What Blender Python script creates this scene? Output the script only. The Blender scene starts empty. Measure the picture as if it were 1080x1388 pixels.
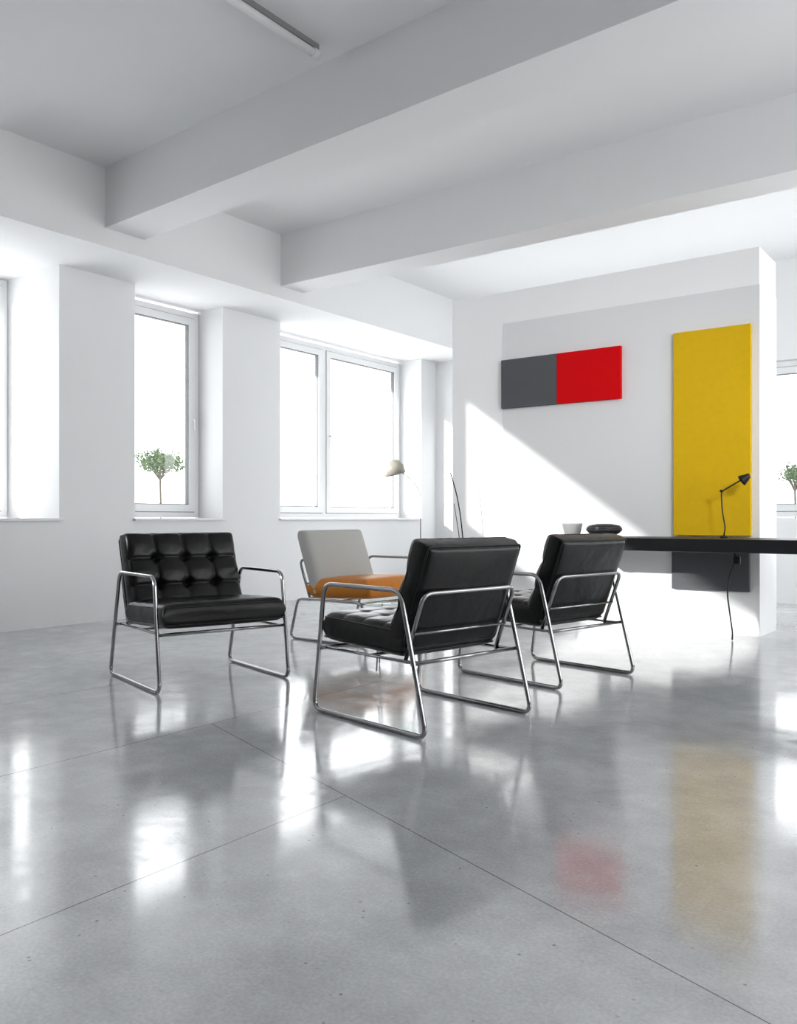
import bpy, bmesh, math, random
from mathutils import Vector, Matrix
random.seed(7)
scene = bpy.context.scene
COL = scene.collection

# ------------------------------------------------------------------ materials
def new_mat(name):
    m = bpy.data.materials.new(name); m.use_nodes = True
    nt = m.node_tree
    return m, nt, nt.nodes['Principled BSDF']

def simple(name, col, rough=0.5, metal=0.0, spec=0.5, noise=0.03, nscale=8.0, bump=0.0, bscale=200.0, coat=0.0, crease=0.0):
    m, nt, b = new_mat(name)
    b.inputs['Roughness'].default_value = rough
    b.inputs['Metallic'].default_value = metal
    b.inputs['Specular IOR Level'].default_value = spec
    b.inputs['Coat Weight'].default_value = coat
    tc = nt.nodes.new('ShaderNodeTexCoord')
    n = nt.nodes.new('ShaderNodeTexNoise'); n.inputs['Scale'].default_value = nscale
    n.inputs['Detail'].default_value = 4
    nt.links.new(tc.outputs['Object'], n.inputs['Vector'])
    mr = nt.nodes.new('ShaderNodeMapRange')
    mr.inputs['To Min'].default_value = 1 - noise; mr.inputs['To Max'].default_value = 1 + noise
    nt.links.new(n.outputs['Fac'], mr.inputs['Value'])
    mx = nt.nodes.new('ShaderNodeVectorMath'); mx.operation = 'SCALE'
    mx.inputs[0].default_value = col[:3]
    nt.links.new(mr.outputs['Result'], mx.inputs['Scale'])
    nt.links.new(mx.outputs['Vector'], b.inputs['Base Color'])
    last = None
    if bump > 0:
        n2 = nt.nodes.new('ShaderNodeTexNoise'); n2.inputs['Scale'].default_value = bscale
        n2.inputs['Detail'].default_value = 3
        nt.links.new(tc.outputs['Object'], n2.inputs['Vector'])
        bp = nt.nodes.new('ShaderNodeBump'); bp.inputs['Strength'].default_value = bump
        bp.inputs['Distance'].default_value = 0.01
        nt.links.new(n2.outputs['Fac'], bp.inputs['Height'])
        last = bp.outputs['Normal']
    if crease > 0:
        n3 = nt.nodes.new('ShaderNodeTexNoise'); n3.inputs['Scale'].default_value = 7
        n3.inputs['Detail'].default_value = 2.0; n3.inputs['Distortion'].default_value = 0.4
        nt.links.new(tc.outputs['Object'], n3.inputs['Vector'])
        b3 = nt.nodes.new('ShaderNodeBump'); b3.inputs['Strength'].default_value = crease
        b3.inputs['Distance'].default_value = 0.03
        nt.links.new(n3.outputs['Fac'], b3.inputs['Height'])
        if last is not None: nt.links.new(last, b3.inputs['Normal'])
        last = b3.outputs['Normal']
    if last is not None: nt.links.new(last, b.inputs['Normal'])
    return m

M_WALL = simple('white_plaster', (0.82, 0.823, 0.827), 0.7, noise=0.012, nscale=3, bump=0.05, bscale=60)
M_WALLG = simple('bounce_cut_grey', (0.35, 0.355, 0.36), 0.8, noise=0.012, nscale=3)
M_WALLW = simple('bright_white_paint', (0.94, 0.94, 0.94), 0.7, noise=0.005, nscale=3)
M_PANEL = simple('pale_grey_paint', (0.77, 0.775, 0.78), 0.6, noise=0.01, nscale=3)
M_CEIL = simple('ceiling_paint', (0.84, 0.843, 0.847), 0.8, noise=0.015, nscale=2)
M_FRAME = simple('white_window_plastic', (0.82, 0.825, 0.83), 0.35, noise=0.01)
M_GASKET = simple('grey_gasket', (0.17, 0.17, 0.175), 0.6)
M_LEATHER = simple('black_leather', (0.0035, 0.0035, 0.0038), 0.30, spec=0.30, noise=0.25, nscale=20, bump=0.08, bscale=140, crease=0.20)
M_GREYFAB = simple('light_grey_fabric', (0.46, 0.46, 0.44), 0.9, noise=0.06, nscale=120, bump=0.3, bscale=500)
M_ORANGE = simple('tan_orange_leather', (0.56, 0.195, 0.025), 0.45, spec=0.2, noise=0.1, nscale=15, bump=0.12, bscale=140, crease=0.08)
M_CHROME = simple('brushed_chrome', (0.34, 0.34, 0.345), 0.16, metal=1.0, noise=0.03)
M_BLACKMET = simple('black_metal', (0.010, 0.010, 0.010), 0.4, spec=0.3)
M_DESK = simple('dark_laminate', (0.010, 0.0105, 0.012), 0.42, spec=0.25, noise=0.1)
M_RED = simple('red_canvas', (0.67, 0.003, 0.006), 0.7, spec=0.08, noise=0.05, nscale=20, bump=0.1, bscale=400)
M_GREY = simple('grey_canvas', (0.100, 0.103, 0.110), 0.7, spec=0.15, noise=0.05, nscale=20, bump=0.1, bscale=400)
M_YELLOW = simple('yellow_canvas', (0.70, 0.44, 0.012), 0.7, spec=0.08, noise=0.05, nscale=20, bump=0.1, bscale=400)
M_EDGE = simple('canvas_edge', (0.05, 0.045, 0.03), 0.7)
M_CERAMIC = simple('pale_ceramic', (0.30, 0.305, 0.30), 0.35)
M_DARKCER = simple('charcoal_ceramic', (0.02, 0.021, 0.023), 0.3, spec=0.3)
M_LAMPSH = simple('beige_enamel', (0.27, 0.25, 0.21), 0.4)
M_LAMPP = simple('grey_lamp_metal', (0.14, 0.14, 0.14), 0.4)
M_LEAF = simple('leaf_green', (0.060, 0.092, 0.038), 0.7, spec=0.1, noise=0.6, nscale=6)
M_BARK = simple('bark', (0.08, 0.065, 0.05), 0.8, spec=0.1, noise=0.2)
M_TWIG = simple('dark_twig', (0.008, 0.007, 0.006), 0.7, spec=0.1)
M_CONC = simple('terrace_concrete', (0.7, 0.7, 0.7), 0.9, noise=0.05)
M_TRACK = simple('white_track', (0.86, 0.86, 0.86), 0.4)
M_TRACKG = simple('track_edge_shade', (0.25, 0.25, 0.25), 0.5)

def glass_mat(name, tint, refl):
    m = bpy.data.materials.new(name); m.use_nodes = True
    nt = m.node_tree; nt.nodes.clear()
    o = nt.nodes.new('ShaderNodeOutputMaterial')
    t = nt.nodes.new('ShaderNodeBsdfTransparent'); t.inputs['Color'].default_value = (*tint, 1)
    g = nt.nodes.new('ShaderNodeBsdfGlossy'); g.inputs['Roughness'].default_value = 0.02
    mx = nt.nodes.new('ShaderNodeMixShader'); mx.inputs[0].default_value = refl
    nt.links.new(t.outputs[0], mx.inputs[1]); nt.links.new(g.outputs[0], mx.inputs[2])
    nt.links.new(mx.outputs[0], o.inputs['Surface'])
    return m
M_GLASS = glass_mat('clear_glass', (0.985, 0.995, 1.0), 0.05)
M_TINT = glass_mat('sky_dimming_filter', (0.72, 0.72, 0.72), 0.04)
M_TABLEGLASS = glass_mat('table_glass', (0.86, 0.90, 0.89), 0.14)

def floor_mat():
    m, nt, b = new_mat('polished_concrete')
    L = nt.links.new
    tc = nt.nodes.new('ShaderNodeTexCoord')
    def noise(scale, detail, rough=0.55, dist=0.0):
        n = nt.nodes.new('ShaderNodeTexNoise'); n.inputs['Scale'].default_value = scale
        n.inputs['Detail'].default_value = detail; n.inputs['Roughness'].default_value = rough
        n.inputs['Distortion'].default_value = dist
        L(tc.outputs['Object'], n.inputs['Vector']); return n
    big = noise(0.9, 6, 0.6, 0.4); mid = noise(5, 8, 0.7); fine = noise(110, 3)
    def mr(src, a, b_, c, d):
        x = nt.nodes.new('ShaderNodeMapRange')
        x.inputs['From Min'].default_value = a; x.inputs['From Max'].default_value = b_
        x.inputs['To Min'].default_value = c; x.inputs['To Max'].default_value = d
        L(src, x.inputs['Value']); return x.outputs['Result']
    def math_(op, a, b_=None):
        x = nt.nodes.new('ShaderNodeMath'); x.operation = op
        for i, v in enumerate((a, b_)):
            if v is None: continue
            if isinstance(v, (int, float)): x.inputs[i].default_value = v
            else: L(v, x.inputs[i])
        return x.outputs[0]
    tone = math_('MULTIPLY', mr(big.outputs['Fac'], 0.3, 0.7, 0.80, 1.16), mr(mid.outputs['Fac'], 0.3, 0.7, 0.86, 1.14))
    tone = math_('MULTIPLY', tone, mr(fine.outputs['Fac'], 0.3, 0.7, 0.90, 1.10))
    vor = nt.nodes.new('ShaderNodeTexVoronoi'); vor.inputs['Scale'].default_value = 24
    L(tc.outputs['Object'], vor.inputs['Vector'])
    pore = mr(vor.outputs['Distance'], 0.05, 0.12, 0.40, 1.0)
    poremask = mr(mid.outputs['Fac'], 0.49, 0.57, 0.0, 1.0)
    pm = math_('ADD', 1.0, math_('MULTIPLY', poremask, math_('SUBTRACT', pore, 1.0)))
    tone = math_('MULTIPLY', tone, pm)
    sep = nt.nodes.new('ShaderNodeSeparateXYZ'); L(tc.outputs['Object'], sep.inputs[0])
    X, Y = sep.outputs['X'], sep.outputs['Y']
    def line(src, at, w): return math_('LESS_THAN', math_('ABSOLUTE', math_('SUBTRACT', src, at)), w)
    j = math_('MULTIPLY', line(X, -1.825, 0.0018), math_('LESS_THAN', Y, 2.172))
    for at in (-2.95, -4.075, -5.2): j = math_('MAXIMUM', j, line(X, at, 0.0024))
    skew = math_('ADD', Y, math_('MULTIPLY', X, 0.36))
    j = math_('MAXIMUM', j, math_('MULTIPLY', line(skew, 2.17 - 0.36 * 1.825, 0.0019), math_('GREATER_THAN', X, -2.95)))
    inv = math_('SUBTRACT', 1.0, math_('MULTIPLY', j, 0.72))
    tone = math_('MULTIPLY', tone, inv)
    sc = nt.nodes.new('ShaderNodeVectorMath'); sc.operation = 'SCALE'
    sc.inputs[0].default_value = (0.475, 0.487, 0.497)
    L(tone, sc.inputs['Scale']); L(sc.outputs['Vector'], b.inputs['Base Color'])
    L(math_('MULTIPLY', inv, 0.5), b.inputs['Specular IOR Level'])
    scr = noise(2.2, 9, 0.75, 1.2)
    rg = math_('ADD', mr(big.outputs['Fac'], 0.3, 0.7, 0.07, 0.12), mr(scr.outputs['Fac'], 0.46, 0.70, 0.0, 0.14))
    L(rg, b.inputs['Roughness'])
    b.inputs['IOR'].default_value = 2.2
    bp = nt.nodes.new('ShaderNodeBump'); bp.inputs['Strength'].default_value = 0.012; bp.inputs['Distance'].default_value = 0.01
    L(mid.outputs['Fac'], bp.inputs['Height']); L(bp.outputs['Normal'], b.inputs['Normal'])
    return m
M_FLOOR = floor_mat()

# ------------------------------------------------------------------ mesh helpers
def mk(name, verts, faces, mats, midx=None, smooth=False, parent=None, loc=None):
    me = bpy.data.meshes.new(name)
    me.from_pydata([tuple(v) for v in verts], [], faces)
    for m in (mats if isinstance(mats, (list, tuple)) else [mats]): me.materials.append(m)
    if midx:
        for p, i in zip(me.polygons, midx): p.material_index = i
    bm = bmesh.new(); bm.from_mesh(me); bmesh.ops.recalc_face_normals(bm, faces=bm.faces); bm.to_mesh(me); bm.free()
    if smooth:
        for p in me.polygons: p.use_smooth = True
    me.update()
    o = bpy.data.objects.new(name, me); COL.objects.link(o)
    if parent is not None: o.parent = parent
    if loc is not None: o.location = loc
    return o

def boxes(name, bl, mats, parent=None, bevel=0.0, loc=None):
    V, F, I = [], [], []
    for b in bl:
        x0, x1, y0, y1, z0, z1 = b[:6]; mi = b[6] if len(b) > 6 else 0
        n = len(V)
        V += [(x0, y0, z0), (x1, y0, z0), (x1, y1, z0), (x0, y1, z0), (x0, y0, z1), (x1, y0, z1), (x1, y1, z1), (x0, y1, z1)]
        F += [tuple(n + k for k in f) for f in ((0, 3, 2, 1), (4, 5, 6, 7), (0, 1, 5, 4), (1, 2, 6, 5), (2, 3, 7, 6), (3, 0, 4, 7))]
        I += [mi] * 6
    o = mk(name, V, F, mats, I, parent=parent, loc=loc)
    if bevel > 0:
        md = o.modifiers.new('bevel', 'BEVEL'); md.width = bevel; md.segments = 2; md.limit_method = 'ANGLE'
    return o

def fillet(pts, r, closed, seg=6):
    pts = [Vector(p) for p in pts]; n = len(pts); out = []
    for i, p in enumerate(pts):
        if not closed and (i == 0 or i == n - 1): out.append(p); continue
        a = pts[(i - 1) % n]; c = pts[(i + 1) % n]
        d1 = a - p; d2 = c - p
        rr = min(r, d1.length * 0.45, d2.length * 0.45)
        p1 = p + d1.normalized() * rr; p2 = p + d2.normalized() * rr
        for k in range(seg + 1):
            t = k / seg
            out.append(p1 * (1 - t) ** 2 + p * 2 * t * (1 - t) + p2 * t * t)
    return out

def tube_geo(path, r, closed=False, ns=12):
    n = len(path); V, F = [], []
    tans = []
    for i in range(n):
        if closed: t = path[(i + 1) % n] - path[(i - 1) % n]
        else: t = path[min(i + 1, n - 1)] - path[max(i - 1, 0)]
        tans.append(t.normalized())
    up = Vector((0, 0, 1)) if abs(tans[0].z) < 0.9 else Vector((1, 0, 0))
    nrm = (up - tans[0] * up.dot(tans[0])).normalized()
    rads = r if isinstance(r, (list, tuple)) else [r] * n
    for i in range(n):
        nrm = (nrm - tans[i] * nrm.dot(tans[i])).normalized()
        bn = tans[i].cross(nrm)
        for k in range(ns):
            a = 2 * math.pi * k / ns
            V.append(path[i] + (nrm * math.cos(a) + bn * math.sin(a)) * rads[i])
    for i in range(n if closed else n - 1):
        j = (i + 1) % n
        for k in range(ns):
            F.append((i * ns + k, i * ns + (k + 1) % ns, j * ns + (k + 1) % ns, j * ns + k))
    if not closed:
        F.append(tuple(range(ns))[::-1]); F.append(tuple((n - 1) * ns + k for k in range(ns)))
    return V, F

def tube(name, pts, r, mat, closed=False, fr=0.04, parent=None, ns=12, seg=6):
    path = fillet(pts, fr, closed, seg) if fr > 0 else [Vector(p) for p in pts]
    V, F = tube_geo(path, r, closed, ns)
    return mk(name, V, F, mat, smooth=True, parent=parent)

def merge(parts):
    V, F = [], []
    for v, f in parts:
        n = len(V); V += list(v); F += [tuple(n + k for k in q) for q in f]
    return V, F

def lathe(name, prof, mat, parent=None, ns=40, loc=(0, 0, 0), rot=None):
    V, F = [], []
    for (r, z) in prof:
        for k in range(ns):
            a = 2 * math.pi * k / ns
            V.append(Vector((max(r, 1e-4) * math.cos(a), max(r, 1e-4) * math.sin(a), z)))
    for i in range(len(prof) - 1):
        for k in range(ns):
            F.append((i * ns + k, i * ns + (k + 1) % ns, (i + 1) * ns + (k + 1) % ns, (i + 1) * ns + k))
    F.append(tuple(range(ns))[::-1]); F.append(tuple((len(prof) - 1) * ns + k for k in range(ns)))
    if rot: V = [rot @ v for v in V]
    V = [v + Vector(loc) for v in V]
    return mk(name, V, F, mat, smooth=True, parent=parent)

def empty(name, loc, rotz=0.0, label=None, category=None, group=None):
    e = bpy.data.objects.new(name, None); COL.objects.link(e)
    e.empty_display_size = 0.1; e.location = loc; e.rotation_euler = (0, 0, rotz)
    meta(e, label, category, group); return e

def meta(o, label=None, category=None, group=None, kind=None):
    if label: o['label'] = label
    if category: o['category'] = category
    if group: o['group'] = group
    if kind: o['kind'] = kind
    return o
def struct(o, label, cat):
    return meta(o, label, cat, kind='structure')

# ------------------------------------------------------------------ room shell
XW = -6.68
YC = 1.42  # far end of the added sun opening, sets the sun patch's left edge
YD = -5.1
struct(boxes('floor', [(-7.65, 3.4, -6.2, 10.1, -0.15, 0)], M_FLOOR), 'polished grey concrete floor with thin saw-cut joints', 'floor')
struct(boxes('floor_terrace', [(-10.6, -7.66, 6.4, 9.4, -0.25, -0.10), (-4.0, 0, 10.11, 13.6, -0.25, -0.10)], M_CONC), 'pale concrete terrace outside the windows', 'terrace')
struct(boxes('ceiling', [(XW, 3.4, -6.2, 10.1, 3.73, 4.0), (-7.65, XW, 3.2, 10.1, 3.73, 4.0)], M_CEIL), 'white painted concrete ceiling', 'ceiling')

wl = [
    (-7.15, XW, 4.14, 9.9, 0, 0.90),
    (-7.65, XW, 2.95, 4.14, 0, 0.90),
    (-7.65, XW, 2.75, 2.95, 0, 3.73),
    (-6.90, XW, YC, 2.75, 0, 3.73),
    (-7.65, XW, 4.14, 4.91, 0.90, 3.10),
    (-7.15, XW, 5.98, 6.82, 0.90, 3.10),
    (-7.15, XW, 9.55, 9.9, 0.90, 3.10),
    (-6.90, XW, YD, YC, 0, 2.6),  # wall kept low here: unseen opening added to let the sun patch in
    (-6.90, XW, -6.2, YD, 0, 3.73),
]
struct(boxes('wall_left', wl, M_WALL), 'white plastered window wall with deep piers', 'wall')
struct(boxes('wall_back', [
    (-7.15, -5.0, 9.9, 10.1, 0, 3.73),
    (-5.0, 2.4, 9.9, 10.1, 0, 0.93), (-5.0, 2.4, 9.9, 10.1, 2.64, 3.73),
    (-2.8, -2.5, 9.9, 10.1, 0.93, 2.64),
    (2.4, 3.4, 9.9, 10.1, 0, 3.73)], M_WALL), 'white plastered end wall with window openings', 'wall')
struct(boxes('wall_front', [(-6.9, 3.4, -6.2, -6.0, 0, 3.73)], M_WALLG), 'unseen wall behind the camera, greyed to cut bounce light', 'wall')  # colour darkened to keep bounced light off the beam fronts
struct(boxes('wall_right', [
    (3.2, 3.4, -6.0, 9.9, 0, 0.6), (3.2, 3.4, -6.0, 9.9, 3.0, 3.73),
    (3.2, 3.4, -6.0, 1.6, 0.6, 3.0), (3.2, 3.4, 5.4, 6.0, 0.6, 3.0), (3.2, 3.4, 9.3, 9.9, 0.6, 3.0)],
    M_WALL), 'white plastered side wall with wide openings', 'wall')
struct(boxes('wall_center', [
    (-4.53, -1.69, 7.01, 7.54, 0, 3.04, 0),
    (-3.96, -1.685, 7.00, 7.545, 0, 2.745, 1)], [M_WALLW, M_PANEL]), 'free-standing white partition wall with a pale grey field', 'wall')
struct(boxes('trim_1', [(-7.65, -5.95, 3.2, 9.9, 3.10, 3.73)], M_CEIL), 'white dropped soffit above the windows', 'beam')

def beam(name, p0, p1, w, z0, z1):
    p0 = Vector((*p0, 0)); p1 = Vector((*p1, 0)); d = (p1 - p0).normalized(); n = Vector((-d.y, d.x, 0)) * w
    V = [p0, p1, p1 + n, p0 + n]; V = [Vector((v.x, v.y, z0)) for v in V] + [Vector((v.x, v.y, z1)) for v in V]
    F = [(0, 3, 2, 1), (4, 5, 6, 7), (0, 1, 5, 4), (1, 2, 6, 5), (2, 3, 7, 6), (3, 0, 4, 7)]
    return struct(mk(name, V, F, M_CEIL), 'white painted concrete ceiling beam', 'beam')
beam('trim_2', (-5.96, 4.09), (3.2, 4.09 - 9.16 * 0.056), 0.37, 3.25, 3.74)
beam('trim_3', (-5.96, 6.08), (3.2, 6.08), 0.33, 3.22, 3.74)

struct(boxes('trim_4', [(-7.52, -6.64, 2.96, 4.16, 0.90, 0.925)], M_FRAME, bevel=0.004), 'white window sill board', 'window sill')
struct(boxes('trim_5', [(-7.05, -6.64, 4.89, 6.00, 0.90, 0.925)], M_FRAME, bevel=0.004), 'white window sill board', 'window sill')
struct(boxes('trim_6', [(-7.05, -6.64, 6.80, 9.57, 0.90, 0.925)], M_FRAME, bevel=0.004), 'white window sill board', 'window sill')

def window(name, xin, y0, y1, z0, z1, sashes, axis='x', handles=()):
    B = []
    def add(d0, d1, a0, a1, b0, b1, m=0):
        if axis == 'x': B.append((xin - d1, xin - d0, a0, a1, b0, b1, m))
        else: B.append((a0, a1, xin + d0, xin + d1, b0, b1, m))
    fw = 0.055
    add(0, .07, y0, y0 + fw, z0, z1); add(0, .07, y1 - fw, y1, z0, z1)
    add(0, .07, y0 + fw, y1 - fw, z0, z0 + fw); add(0, .07, y0 + fw, y1 - fw, z1 - fw, z1)
    for i in range(len(sashes) - 1):
        add(0, .07, sashes[i][1], sashes[i + 1][0], z0 + fw, z1 - fw)
    sw = 0.072
    for (a, b) in sashes:
        zz0, zz1 = z0 + fw, z1 - fw
        g = 0.007
        add(.004, .07, a, b, zz0, zz0 + g, 1); add(.004, .07, a, b, zz1 - g, zz1, 1)
        add(.004, .07, a, a + g, zz0 + g, zz1 - g, 1); add(.004, .07, b - g, b, zz0 + g, zz1 - g, 1)
        a, b, zz0, zz1 = a + g, b - g, zz0 + g, zz1 - g
        add(-.012, .055, a, a + sw, zz0, zz1); add(-.012, .055, b - sw, b, zz0, zz1)
        add(-.012, .055, a + sw, b - sw, zz0, zz0 + sw); add(-.012, .055, a + sw, b - sw, zz1 - sw, zz1)
        a, b, zz0, zz1 = a + sw, b - sw, zz0 + sw, zz1 - sw
        g = 0.009
        add(.0, .045, a, b, zz0, zz0 + g, 1); add(.0, .045, a, b, zz1 - g, zz1, 1)
        add(.0, .045, a, a + g, zz0 + g, zz1 - g, 1); add(.0, .045, b - g, b, zz0 + g, zz1 - g, 1)
        add(.02, .026, a + g, b - g, zz0 + g, zz1 - g, 2)
    w = struct(boxes(name, B, [M_FRAME, M_GASKET, M_GLASS]), 'white-framed window with clear glass', 'window')
    for (hy, hz) in handles:
        if axis == 'x':
            P = [(xin + .012, hy, hz), (xin + .05, hy, hz), (xin + .05, hy, hz - .11)]
        else:
            P = [(hy, xin - .012, hz), (hy, xin - .05, hz), (hy, xin - .05, hz - .11)]
        tube('handle', P, 0.009, M_FRAME, fr=0.012, parent=w, ns=8)
    return w
window('window_1', -7.50, 2.97, 4.13, 0.93, 3.09, [(3.025, 4.075)], handles=[(3.06, 1.95)])
window('window_2', -7.04, 4.92, 5.97, 0.93, 3.07, [(4.975, 5.915)], handles=[(5.88, 1.95)])
window('window_3', -7.04, 6.83, 9.54, 0.93, 3.07, [(6.885, 7.93), (7.99, 9.485)], handles=[(8.04, 1.95)])
window('window_4', 9.96, -2.49, 2.39, 0.94, 2.63, [(-2.435, -0.04), (0.0, 2.335)], axis='y', handles=[(0.05, 1.7)])
window('bay_fill_window', 9.96, -4.99, -2.81, 0.94, 2.63, [(-4.935, -3.92), (-3.88, -2.865)], axis='y')  # unseen window added behind the partition to brighten the rear bay
struct(boxes('sun_opening_pane', [(-6.885, -6.875, YD + 0.005, YC - 0.005, 2.605, 3.99)], M_TINT), 'dimming pane over the unseen opening added for the sun patch', 'window')  # added filter, holds skylight off the beam fronts

trk = empty('ceiling_track', (-3.40, 3.78, 3.73), label='slim white tube mounted along the ceiling', category='ceiling track')
tube('rail', [(0, 0, -0.055), (0, -4.5, -0.055)], 0.023, M_TRACK, fr=0, parent=trk, ns=16)
lathe('end_cap', [(0.0, 0), (0.029, 0), (0.029, 0.05), (0.0, 0.05)], M_FRAME, parent=trk, ns=20, loc=(0, 0.012, -0.055), rot=Matrix.Rotation(math.radians(90), 3, 'X'))
boxes('track_shade_strip', [(-0.018, 0.018, -4.5, 0.0, -0.033, 0)], M_TRACKG, parent=trk)  # grey strip put in as the dark shade edging the tube

# ------------------------------------------------------------------ cushions
def cushion(name, hw, hl, T, nu, nv, mat, parent, center, tilt, tuft=1.0, pw=22, puff=0.016):
    N, Mm = 96, 88
    def axis(n):
        return [math.copysign(1, s) * (1 - (1 - abs(s)) ** 1.6) for s in [(-1 + 2 * i / n) for i in range(n + 1)]]
    us, vs = axis(N), axis(Mm)
    ulines = [-1 + 2 * k / nu for k in range(1, nu)]; vlines = [-1 + 2 * k / nv for k in range(1, nv)]
    V, F = [], []
    def h(u, v):
        return (max(0, 1 - abs(u) ** pw) ** 0.5) * (max(0, 1 - abs(v) ** pw) ** 0.5)
    def tf(u, v):
        if tuft <= 0: return puff * (1 - u * u) * (1 - v * v)
        du = min([abs(u - l) for l in ulines] + [9]) * hw; dv = min([abs(v - l) for l in vlines] + [9]) * hl
        s = -0.007 * math.exp(-(du / 0.008) ** 2) - 0.007 * math.exp(-(dv / 0.008) ** 2)
        s -= 0.034 * math.exp(-((du * du + dv * dv) / 0.027 ** 2))
        cu, cv = hw / nu, hl / nv
        s += 0.018 * min(1, du / cu) ** 0.6 * min(1, dv / cv) ** 0.6
        return s * tuft + 0.010 * (1 - u ** 4) * (1 - v ** 4)
    for side in (1, -1):
        for v in vs:
            for u in us:
                e = h(u, v)
                w = side * T / 2 * e
                if side == 1: w += tf(u, v) * min(1, e * 1.5)
                else: w -= 0.008 * (1 - u * u) * (1 - v * v)
                V.append(Vector((v * hl, u * hw, w)))
    W = N + 1; H = Mm + 1; off = W * H
    for s in (0, 1):
        for j in range(Mm):
            for i in range(N):
                a = s * off + j * W + i
                F.append((a, a + 1, a + W + 1, a + W))
    o_verts = [tilt @ v + Vector(center) for v in V]
    me = mk(name, o_verts, F, mat, smooth=True, parent=parent)
    bm = bmesh.new(); bm.from_mesh(me.data); bmesh.ops.remove_doubles(bm, verts=bm.verts, dist=0.0004)
    bmesh.ops.recalc_face_normals(bm, faces=bm.faces); bm.to_mesh(me.data); bm.free()
    for p in me.data.polygons: p.use_smooth = True
    return me

def piping(hw, hl, w, center, tilt, k=0.978):
    pts = [(-hl * k, -hw * k, w), (hl * k, -hw * k, w), (hl * k, hw * k, w), (-hl * k, hw * k, w)]
    path = [tilt @ p + Vector(center) for p in fillet(pts, 0.02, True)]
    return tube_geo(path, 0.0045, True, 8)

def chair(loc, facing, W, hw, back_mat, seat_mat, frame_mat, label, tuft_back=1.0, tuft_seat=0.3, group=None, name='lounge_chair', arms=(True, True), seat_x=0.085, hwb=None, soft=False):
    root = empty(name, (loc[0], loc[1], 0), math.atan2(facing[1], facing[0]), label, 'chair', group)
    r = 0.0108
    hwb = hwb or hw
    for s, arm in zip((-1, 1), arms):
        y = s * W / 2
        if arm: P = [(0.385, y, r), (-0.385, y, r), (-0.225, y, 0.612), (0.305, y, 0.612)]
        else: P = [(0.385, y, r), (-0.385, y, r), (-0.300, y, 0.316), (0.340, y, 0.316)]
        tube('side_frame', P, r, frame_mat, closed=True, fr=0.055, parent=root)
    hy = W / 2
    V1, F1 = merge([
        tube_geo([Vector((0.335, -hy, 0.305)), Vector((0.335, hy, 0.305))], 0.009),
        tube_geo([Vector((-0.295, -hy, 0.305)), Vector((-0.295, hy, 0.305))], 0.009),
        tube_geo([Vector((0.335, -hy + 0.03, 0.305)), Vector((-0.295, -hy + 0.03, 0.305))], 0.007),
        tube_geo([Vector((0.335, hy - 0.03, 0.305)), Vector((-0.295, hy - 0.03, 0.305))], 0.007),
        tube_geo([Vector((0.02, -hy + 0.03, 0.303)), Vector((0.02, hy - 0.03, 0.303))], 0.007)])
    mk('seat_frame', V1, F1, frame_mat, smooth=True, parent=root)
    by = hwb - 0.012
    V2, F2 = merge([
        tube_geo(fillet([(-0.205, -by, 0.300), (-0.322, -by, 0.602), (-0.322, by, 0.602), (-0.205, by, 0.300)], 0.05, False), 0.010),
        tube_geo([Vector((-0.264, -by, 0.425)), Vector((-0.264, by, 0.425))], 0.006),
        tube_geo([Vector((-0.295, -by, 0.305)), Vector((-0.205, -by, 0.300))], 0.008),
        tube_geo([Vector((-0.295, by, 0.305)), Vector((-0.205, by, 0.300))], 0.008)])
    mk('back_frame', V2, F2, frame_mat, smooth=True, parent=root)
    ts = Matrix.Rotation(math.radians(-2.5), 3, 'Y')
    cs = (seat_x, 0, 0.392)
    if soft:
        cs = (seat_x, 0, 0.400)
        cushion('seat', hw, 0.315, 0.150, 4, 4, seat_mat, root, cs, ts, 0, pw=14, puff=0.012)
    else:
        cushion('seat', hw, 0.285, 0.135, 4, 4, seat_mat, root, cs, ts, tuft_seat)
    a = math.radians(20)
    up = Vector((-math.sin(a), 0, math.cos(a))); fw = Vector((math.cos(a), 0, math.sin(a))); sd = Vector((0, 1, 0))
    tb = Matrix((( up.x, sd.x, fw.x), (up.y, sd.y, fw.y), (up.z, sd.z, fw.z)))
    cb = (-0.232, 0, 0.590)
    cushion('backrest', hwb, 0.250 if soft else 0.245, 0.125, 4, 3, back_mat, root, cb, tb, tuft_back, pw=(16 if soft else 22))
    if not soft:
        V3, F3 = merge([piping(hwb, 0.245, 0.042, cb, tb), piping(hwb, 0.245, -0.045, cb, tb)])
        mk('backrest_piping', V3, F3, back_mat, smooth=True, parent=root)
        V3, F3 = merge([piping(hw, 0.285, 0.045, cs, ts), piping(hw, 0.285, -0.048, cs, ts)])
        mk('seat_piping', V3, F3, seat_mat, smooth=True, parent=root)
    return root

G = 'lounge chairs around the low table'
chA = chair((-2.315, 3.31), (-0.98, 0.19), 0.685, 0.308, M_LEATHER, M_LEATHER, M_CHROME, 'black leather lounge chair on a chrome sled frame, turned backwards', tuft_seat=0.22, group=G)
def copy_chair(src, loc, facing, label):
    r = src.copy(); COL.objects.link(r); r.location = (loc[0], loc[1], 0); r.rotation_euler = (0, 0, math.atan2(facing[1], facing[0]))
    r['label'] = label
    for c in src.children:
        k = c.copy(); COL.objects.link(k); k.parent = r
    return r
chC = copy_chair(chA, (-2.31, 4.59), (-0.975, 0.20), 'black leather lounge chair on a chrome sled frame by the desk')
chB = chair((-3.895, 3.30), (0.95, -0.28), 0.765, 0.366, M_LEATHER, M_LEATHER, M_CHROME, 'black button-tufted leather lounge chair with chrome arms, near the windows', tuft_back=1.0, tuft_seat=0.10, group=G, seat_x=0.10, hwb=0.350)
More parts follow.
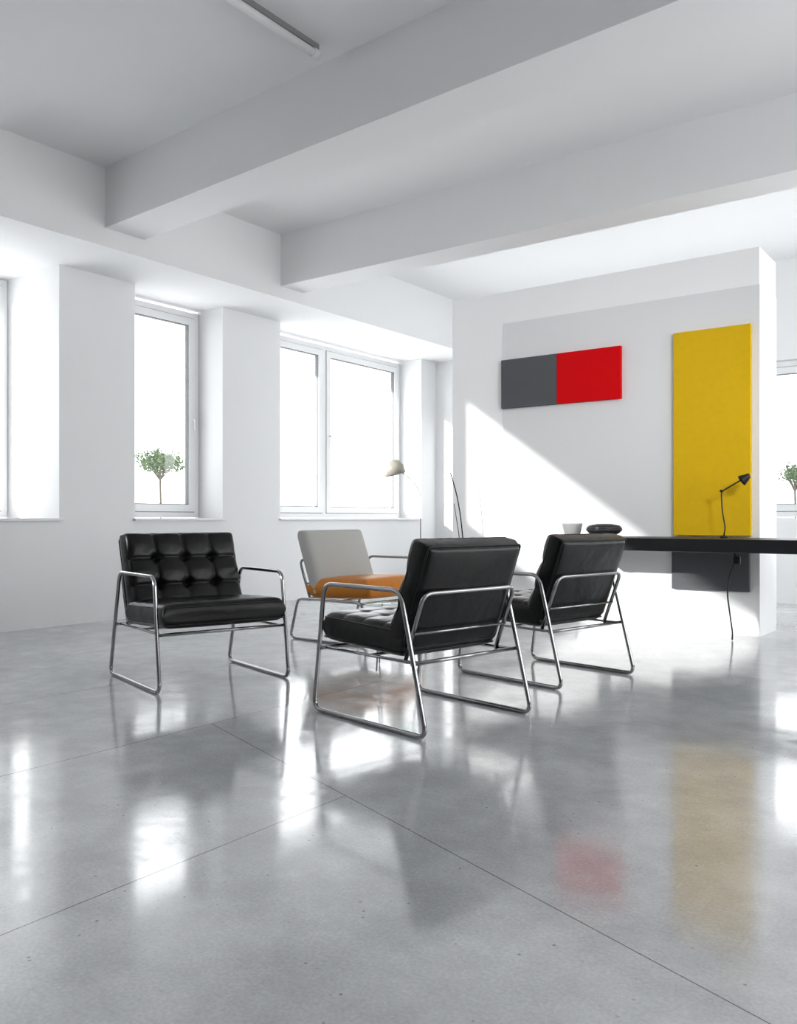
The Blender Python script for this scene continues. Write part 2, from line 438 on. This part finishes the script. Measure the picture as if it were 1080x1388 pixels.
chD = chair((-4.17, 5.13), (1.0, -0.03), 0.74, 0.345, M_GREYFAB, M_ORANGE, M_CHROME, 'lounge chair with light grey backrest and tan orange leather seat', tuft_back=0, tuft_seat=0, group=G, arms=(False, True), soft=True, seat_x=0.075)

# ------------------------------------------------------------------ side table
st = empty('side_table', (-3.16, 4.20, 0), label='small round glass side table on thin metal legs', category='side table')
lathe('table_top', [(0, .390), (.17, .390), (.175, .394), (.175, .399), (.17, .402), (0, .402)], M_TABLEGLASS, parent=st)
for k in range(3):
    a = 0.6 + k * 2.094
    tube('leg', [(.13 * math.cos(a), .13 * math.sin(a), .389), (.17 * math.cos(a), .17 * math.sin(a), 0.004)], .005, M_CHROME, fr=0, parent=st, ns=8)

# ------------------------------------------------------------------ desk
dk = empty('desk', (-3.08, 6.62, 0), label='long dark wall-mounted desk with a thick slab top', category='desk')
boxes('desk_top', [(0, 3.9, -.32, .33, .675, .772)], M_DESK, parent=dk, bevel=0.006)
boxes('bracket', [(.10, .14, -.20, .33, .635, .675), (.10, .14, .29, .33, .42, .635)], M_BLACKMET, parent=dk)
boxes('leg', [(3.70, 3.76, -.28, -.22, 0, .675), (3.70, 3.76, .24, .30, 0, .675), (3.70, 3.76, -.22, .24, .0, .04)], M_BLACKMET, parent=dk)

bowl = lathe('cup', [(0, 0), (.055, 0), (.06, .006), (.083, .10), (.085, .11), (.080, .11), (.055, .012), (0, .012)], M_CERAMIC)
bowl.location = (-3.00, 6.44, .7725); meta(bowl, 'pale grey ceramic cup on the dark desk', 'cup')
bw = empty('bowl', (-2.76, 6.52, .7725), label='flat charcoal stone bowl with lid on the desk', category='bowl')
lathe('body', [(0, 0), (.06, 0), (.12, .03), (.145, .055), (.143, .065), (0, .065)], M_DARKCER, parent=bw)
lathe('lid', [(0, .065), (.140, .065), (.143, .07), (.125, .092), (.06, .106), (0, .108)], M_DARKCER, parent=bw)

dl = empty('desk_lamp', (-1.885, 6.75, .7725), label='slim black articulated lamp clamped to the desk', category='lamp')
lathe('base', [(0, 0), (.028, 0), (.030, .006), (.026, .016), (.01, .02), (0, .02)], M_BLACKMET, parent=dl)
tube('arm', [(0, 0, .015), (.01, 0, .08), (-.012, 0, .20), (-.02, 0, .355), (.03, 0, .385), (.135, 0, .445)], 0.0055, M_BLACKMET, fr=0.06, parent=dl, ns=10)
lathe('joint', [(0, -.012), (.012, -.012), (.012, .012), (0, .012)], M_BLACKMET, parent=dl, ns=16, loc=(-.018, 0, .36), rot=Matrix.Rotation(math.radians(90), 3, 'X'))
lathe('lamp_shade', [(0, .050), (.018, .047), (.023, .027), (.038, -.008), (.043, -.026), (.039, -.026), (.018, .018), (0, .022)], M_BLACKMET, parent=dl, ns=24, loc=(.15, 0, .45), rot=Matrix.Rotation(math.radians(55), 3, 'Y'))
cb = empty('power_cable', (-1.80, 6.70, 0), label='black lamp cable with plug hanging below the desk', category='cable')
pts = [Vector((0.0, 0, .672)), Vector((.02, 0, .60)), Vector((-.03, 0, .50)), Vector((-.045, -.01, .35)), Vector((-.02, -.02, .18)), Vector((.0, -.03, .06)), Vector((.0, -.04, .006))]
tube('cable', pts, 0.006, M_BLACKMET, fr=0.05, parent=cb, ns=8)
boxes('plug', [(.0, .05, -.02, .02, .575, .635)], M_BLACKMET, parent=cb, bevel=0.008)

# ------------------------------------------------------------------ wall art
def canvas(name, x0, x1, z0, z1, mat, label):
    o = boxes(name, [(x0, x1, 6.958, 6.999, z0, z1, 0)], [mat, M_EDGE], bevel=0.002)
    return meta(o, label, 'painting')
canvas('painting', -3.96, -3.395, 1.945, 2.395, M_GREY, 'plain mid-grey canvas panel beside a red one')
canvas('painting', -3.392, -2.80, 1.945, 2.395, M_RED, 'plain bright red canvas panel beside a grey one')
canvas('painting', -2.344, -1.742, .785, 2.44, M_YELLOW, 'tall plain yellow canvas panel above the desk')
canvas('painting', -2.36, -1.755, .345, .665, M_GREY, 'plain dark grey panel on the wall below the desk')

# ------------------------------------------------------------------ floor lamp near windows
fl = empty('floor_lamp', (-6.25, 8.92, 0), rotz=math.radians(216), label='slender floor lamp with a beige dome shade by the window', category='lamp')
lathe('base', [(0, 0), (.12, 0), (.125, .008), (.12, .016), (.012, .02), (0, .02)], M_LAMPP, parent=fl)
tube('pole', [(0, 0, .018), (0, 0, 1.27), (.12, 0, 1.42), (.31, 0, 1.56)], 0.006, M_LAMPP, fr=0.1, parent=fl, ns=10)
lathe('lamp_shade', [(0, .13), (.03, .128), (.09, .10), (.13, .03), (.14, -.07), (.135, -.07), (.122, .02), (.085, .085), (0, .12)], M_LAMPSH, parent=fl, ns=32, loc=(.34, 0, 1.55), rot=Matrix.Rotation(math.radians(14), 3, 'Y'))

vs = empty('floor_vase', (-4.27, 6.79, 0), label='tall pale floor vase holding dark bare twigs', category='vase')
lathe('vase_body', [(0, 0), (.08, 0), (.11, .08), (.12, .22), (.09, .40), (.045, .52), (.05, .56), (.044, .56), (.04, .52), (.08, .38), (0, .35)], M_CERAMIC, parent=vs)
def twig(pts, r0, r1):
    P = fillet([Vector(p) for p in pts], 0.15, False, 5); n = len(P)
    V, F = tube_geo(P, [r0 + (r1 - r0) * i / (n - 1) for i in range(n)], False, 8)
    mk('twig', V, F, M_TWIG, smooth=True, parent=vs)
d = Vector((-.804, -.595, 0))
def tp(a, z): return (d.x * a, d.y * a, z)
twig([tp(-.01, .36), tp(-.005, .66), tp(.025, .95), tp(.06, 1.15), tp(.12, 1.35)], .006, .005)
twig([tp(.02, .36), tp(.03, .7), tp(.06, .90), tp(.085, 1.06)], .004, .003)

# ------------------------------------------------------------------ outside trees
def tree(loc, trunk_h, cw, ch, n, seed):
    rnd = random.Random(seed)
    t = empty('potted_tree', loc, label='small wispy round-headed potted tree outside the window', category='tree', group='trees on the terrace')
    lathe('pot', [(0, 0), (.20, 0), (.26, .40), (.28, .42), (.28, .46), (.25, .46), (.24, .42), (0, .40)], M_CONC, parent=t)
    segs = [tube_geo([Vector((0, 0, .38)), Vector((.01, .01, trunk_h * .6)), Vector((0, 0, trunk_h))], [.020, .018, .014], False, 8)]
    for k in range(11):
        a = k * 2.4; rr = cw * rnd.uniform(.5, .85); zz = trunk_h + ch * rnd.uniform(.1, .7)
        segs.append(tube_geo([Vector((0, 0, trunk_h - .12)), Vector((rr * .5 * math.cos(a), rr * .5 * math.sin(a), trunk_h + ch * .1)), Vector((rr * math.cos(a), rr * math.sin(a), zz))], [.010, .008, .004], False, 6))
    V, F = merge(segs); mk('trunk', V, F, M_BARK, smooth=True, parent=t)
    V, F = [], []
    for k in range(n):
        a = rnd.uniform(0, 2 * math.pi); cz = rnd.uniform(-1, 1); rad = rnd.uniform(.25, 1.05)
        q = math.sqrt(1 - cz * cz)
        lump = 1 + .2 * math.sin(3 * a + 2 * cz) + .12 * math.sin(7 * a)
        c = Vector((cw * q * math.cos(a) * rad * lump, cw * q * math.sin(a) * rad * lump, trunk_h + ch * .45 + ch * .55 * cz * rad * (1 + .25 * math.sin(5 * a))))
        ax = Vector((rnd.gauss(0, 1), rnd.gauss(0, 1), rnd.gauss(0, 1))).normalized()
        bx = ax.orthogonal().normalized(); L = rnd.uniform(.020, .040); w = L * .34
        m = len(V)
        V += [c - ax * L, c + bx * w, c + ax * L, c - bx * w]; F.append((m, m + 1, m + 2, m + 3))
    mk('foliage', V, F, M_LEAF, parent=t)
tree((-9.84, 7.65, -.10), 1.68, .34, .31, 1500, 1)
tree((-2.66, 13.0, -.10), 1.52, .24, .30, 600, 3)

# ------------------------------------------------------------------ light
w = bpy.data.worlds.new('World'); scene.world = w; w.use_nodes = True
bg = w.node_tree.nodes['Background']
bg.inputs['Color'].default_value = (0.98, 0.99, 1.0, 1); bg.inputs['Strength'].default_value = 4.0
sd = bpy.data.lights.new('sun', 'SUN'); sd.energy = 8.5; sd.angle = math.radians(0.8); sd.color = (1, .985, .96)
so = bpy.data.objects.new('sun', sd); COL.objects.link(so)
so.rotation_euler = Vector((1, 2.4, -.733)).to_track_quat('-Z', 'Y').to_euler()
so.location = (-12, -10, 8)
# unseen fill spot added to brighten the partition, not a fixture of the room
sp = bpy.data.lights.new('partition_fill', 'SPOT'); sp.energy = 360; sp.spot_size = math.radians(48); sp.spot_blend = 1.0
sp.shadow_soft_size = 0.35
spo = bpy.data.objects.new('partition_fill', sp); COL.objects.link(spo)
spo.location = (0.9, 2.9, 2.5)
spo.rotation_euler = (Vector((-3.1, 7.0, 1.15)) - Vector((0.9, 2.9, 2.5))).to_track_quat('-Z', 'Y').to_euler()

scene.view_settings.view_transform = 'Standard'
scene.view_settings.look = 'None'
scene.view_settings.exposure = 0.24

# ------------------------------------------------------------------ camera
cd = bpy.data.cameras.new('camera'); co = bpy.data.objects.new('camera', cd); COL.objects.link(co)
cd.sensor_fit = 'HORIZONTAL'; cd.sensor_width = 36; cd.lens = 38.5; cd.shift_y = 0.0083
cd.clip_start = 0.05
co.location = (0, 0, 0.92); co.rotation_euler = (math.radians(90), 0, math.atan2(0.595, 0.804))
scene.camera = co
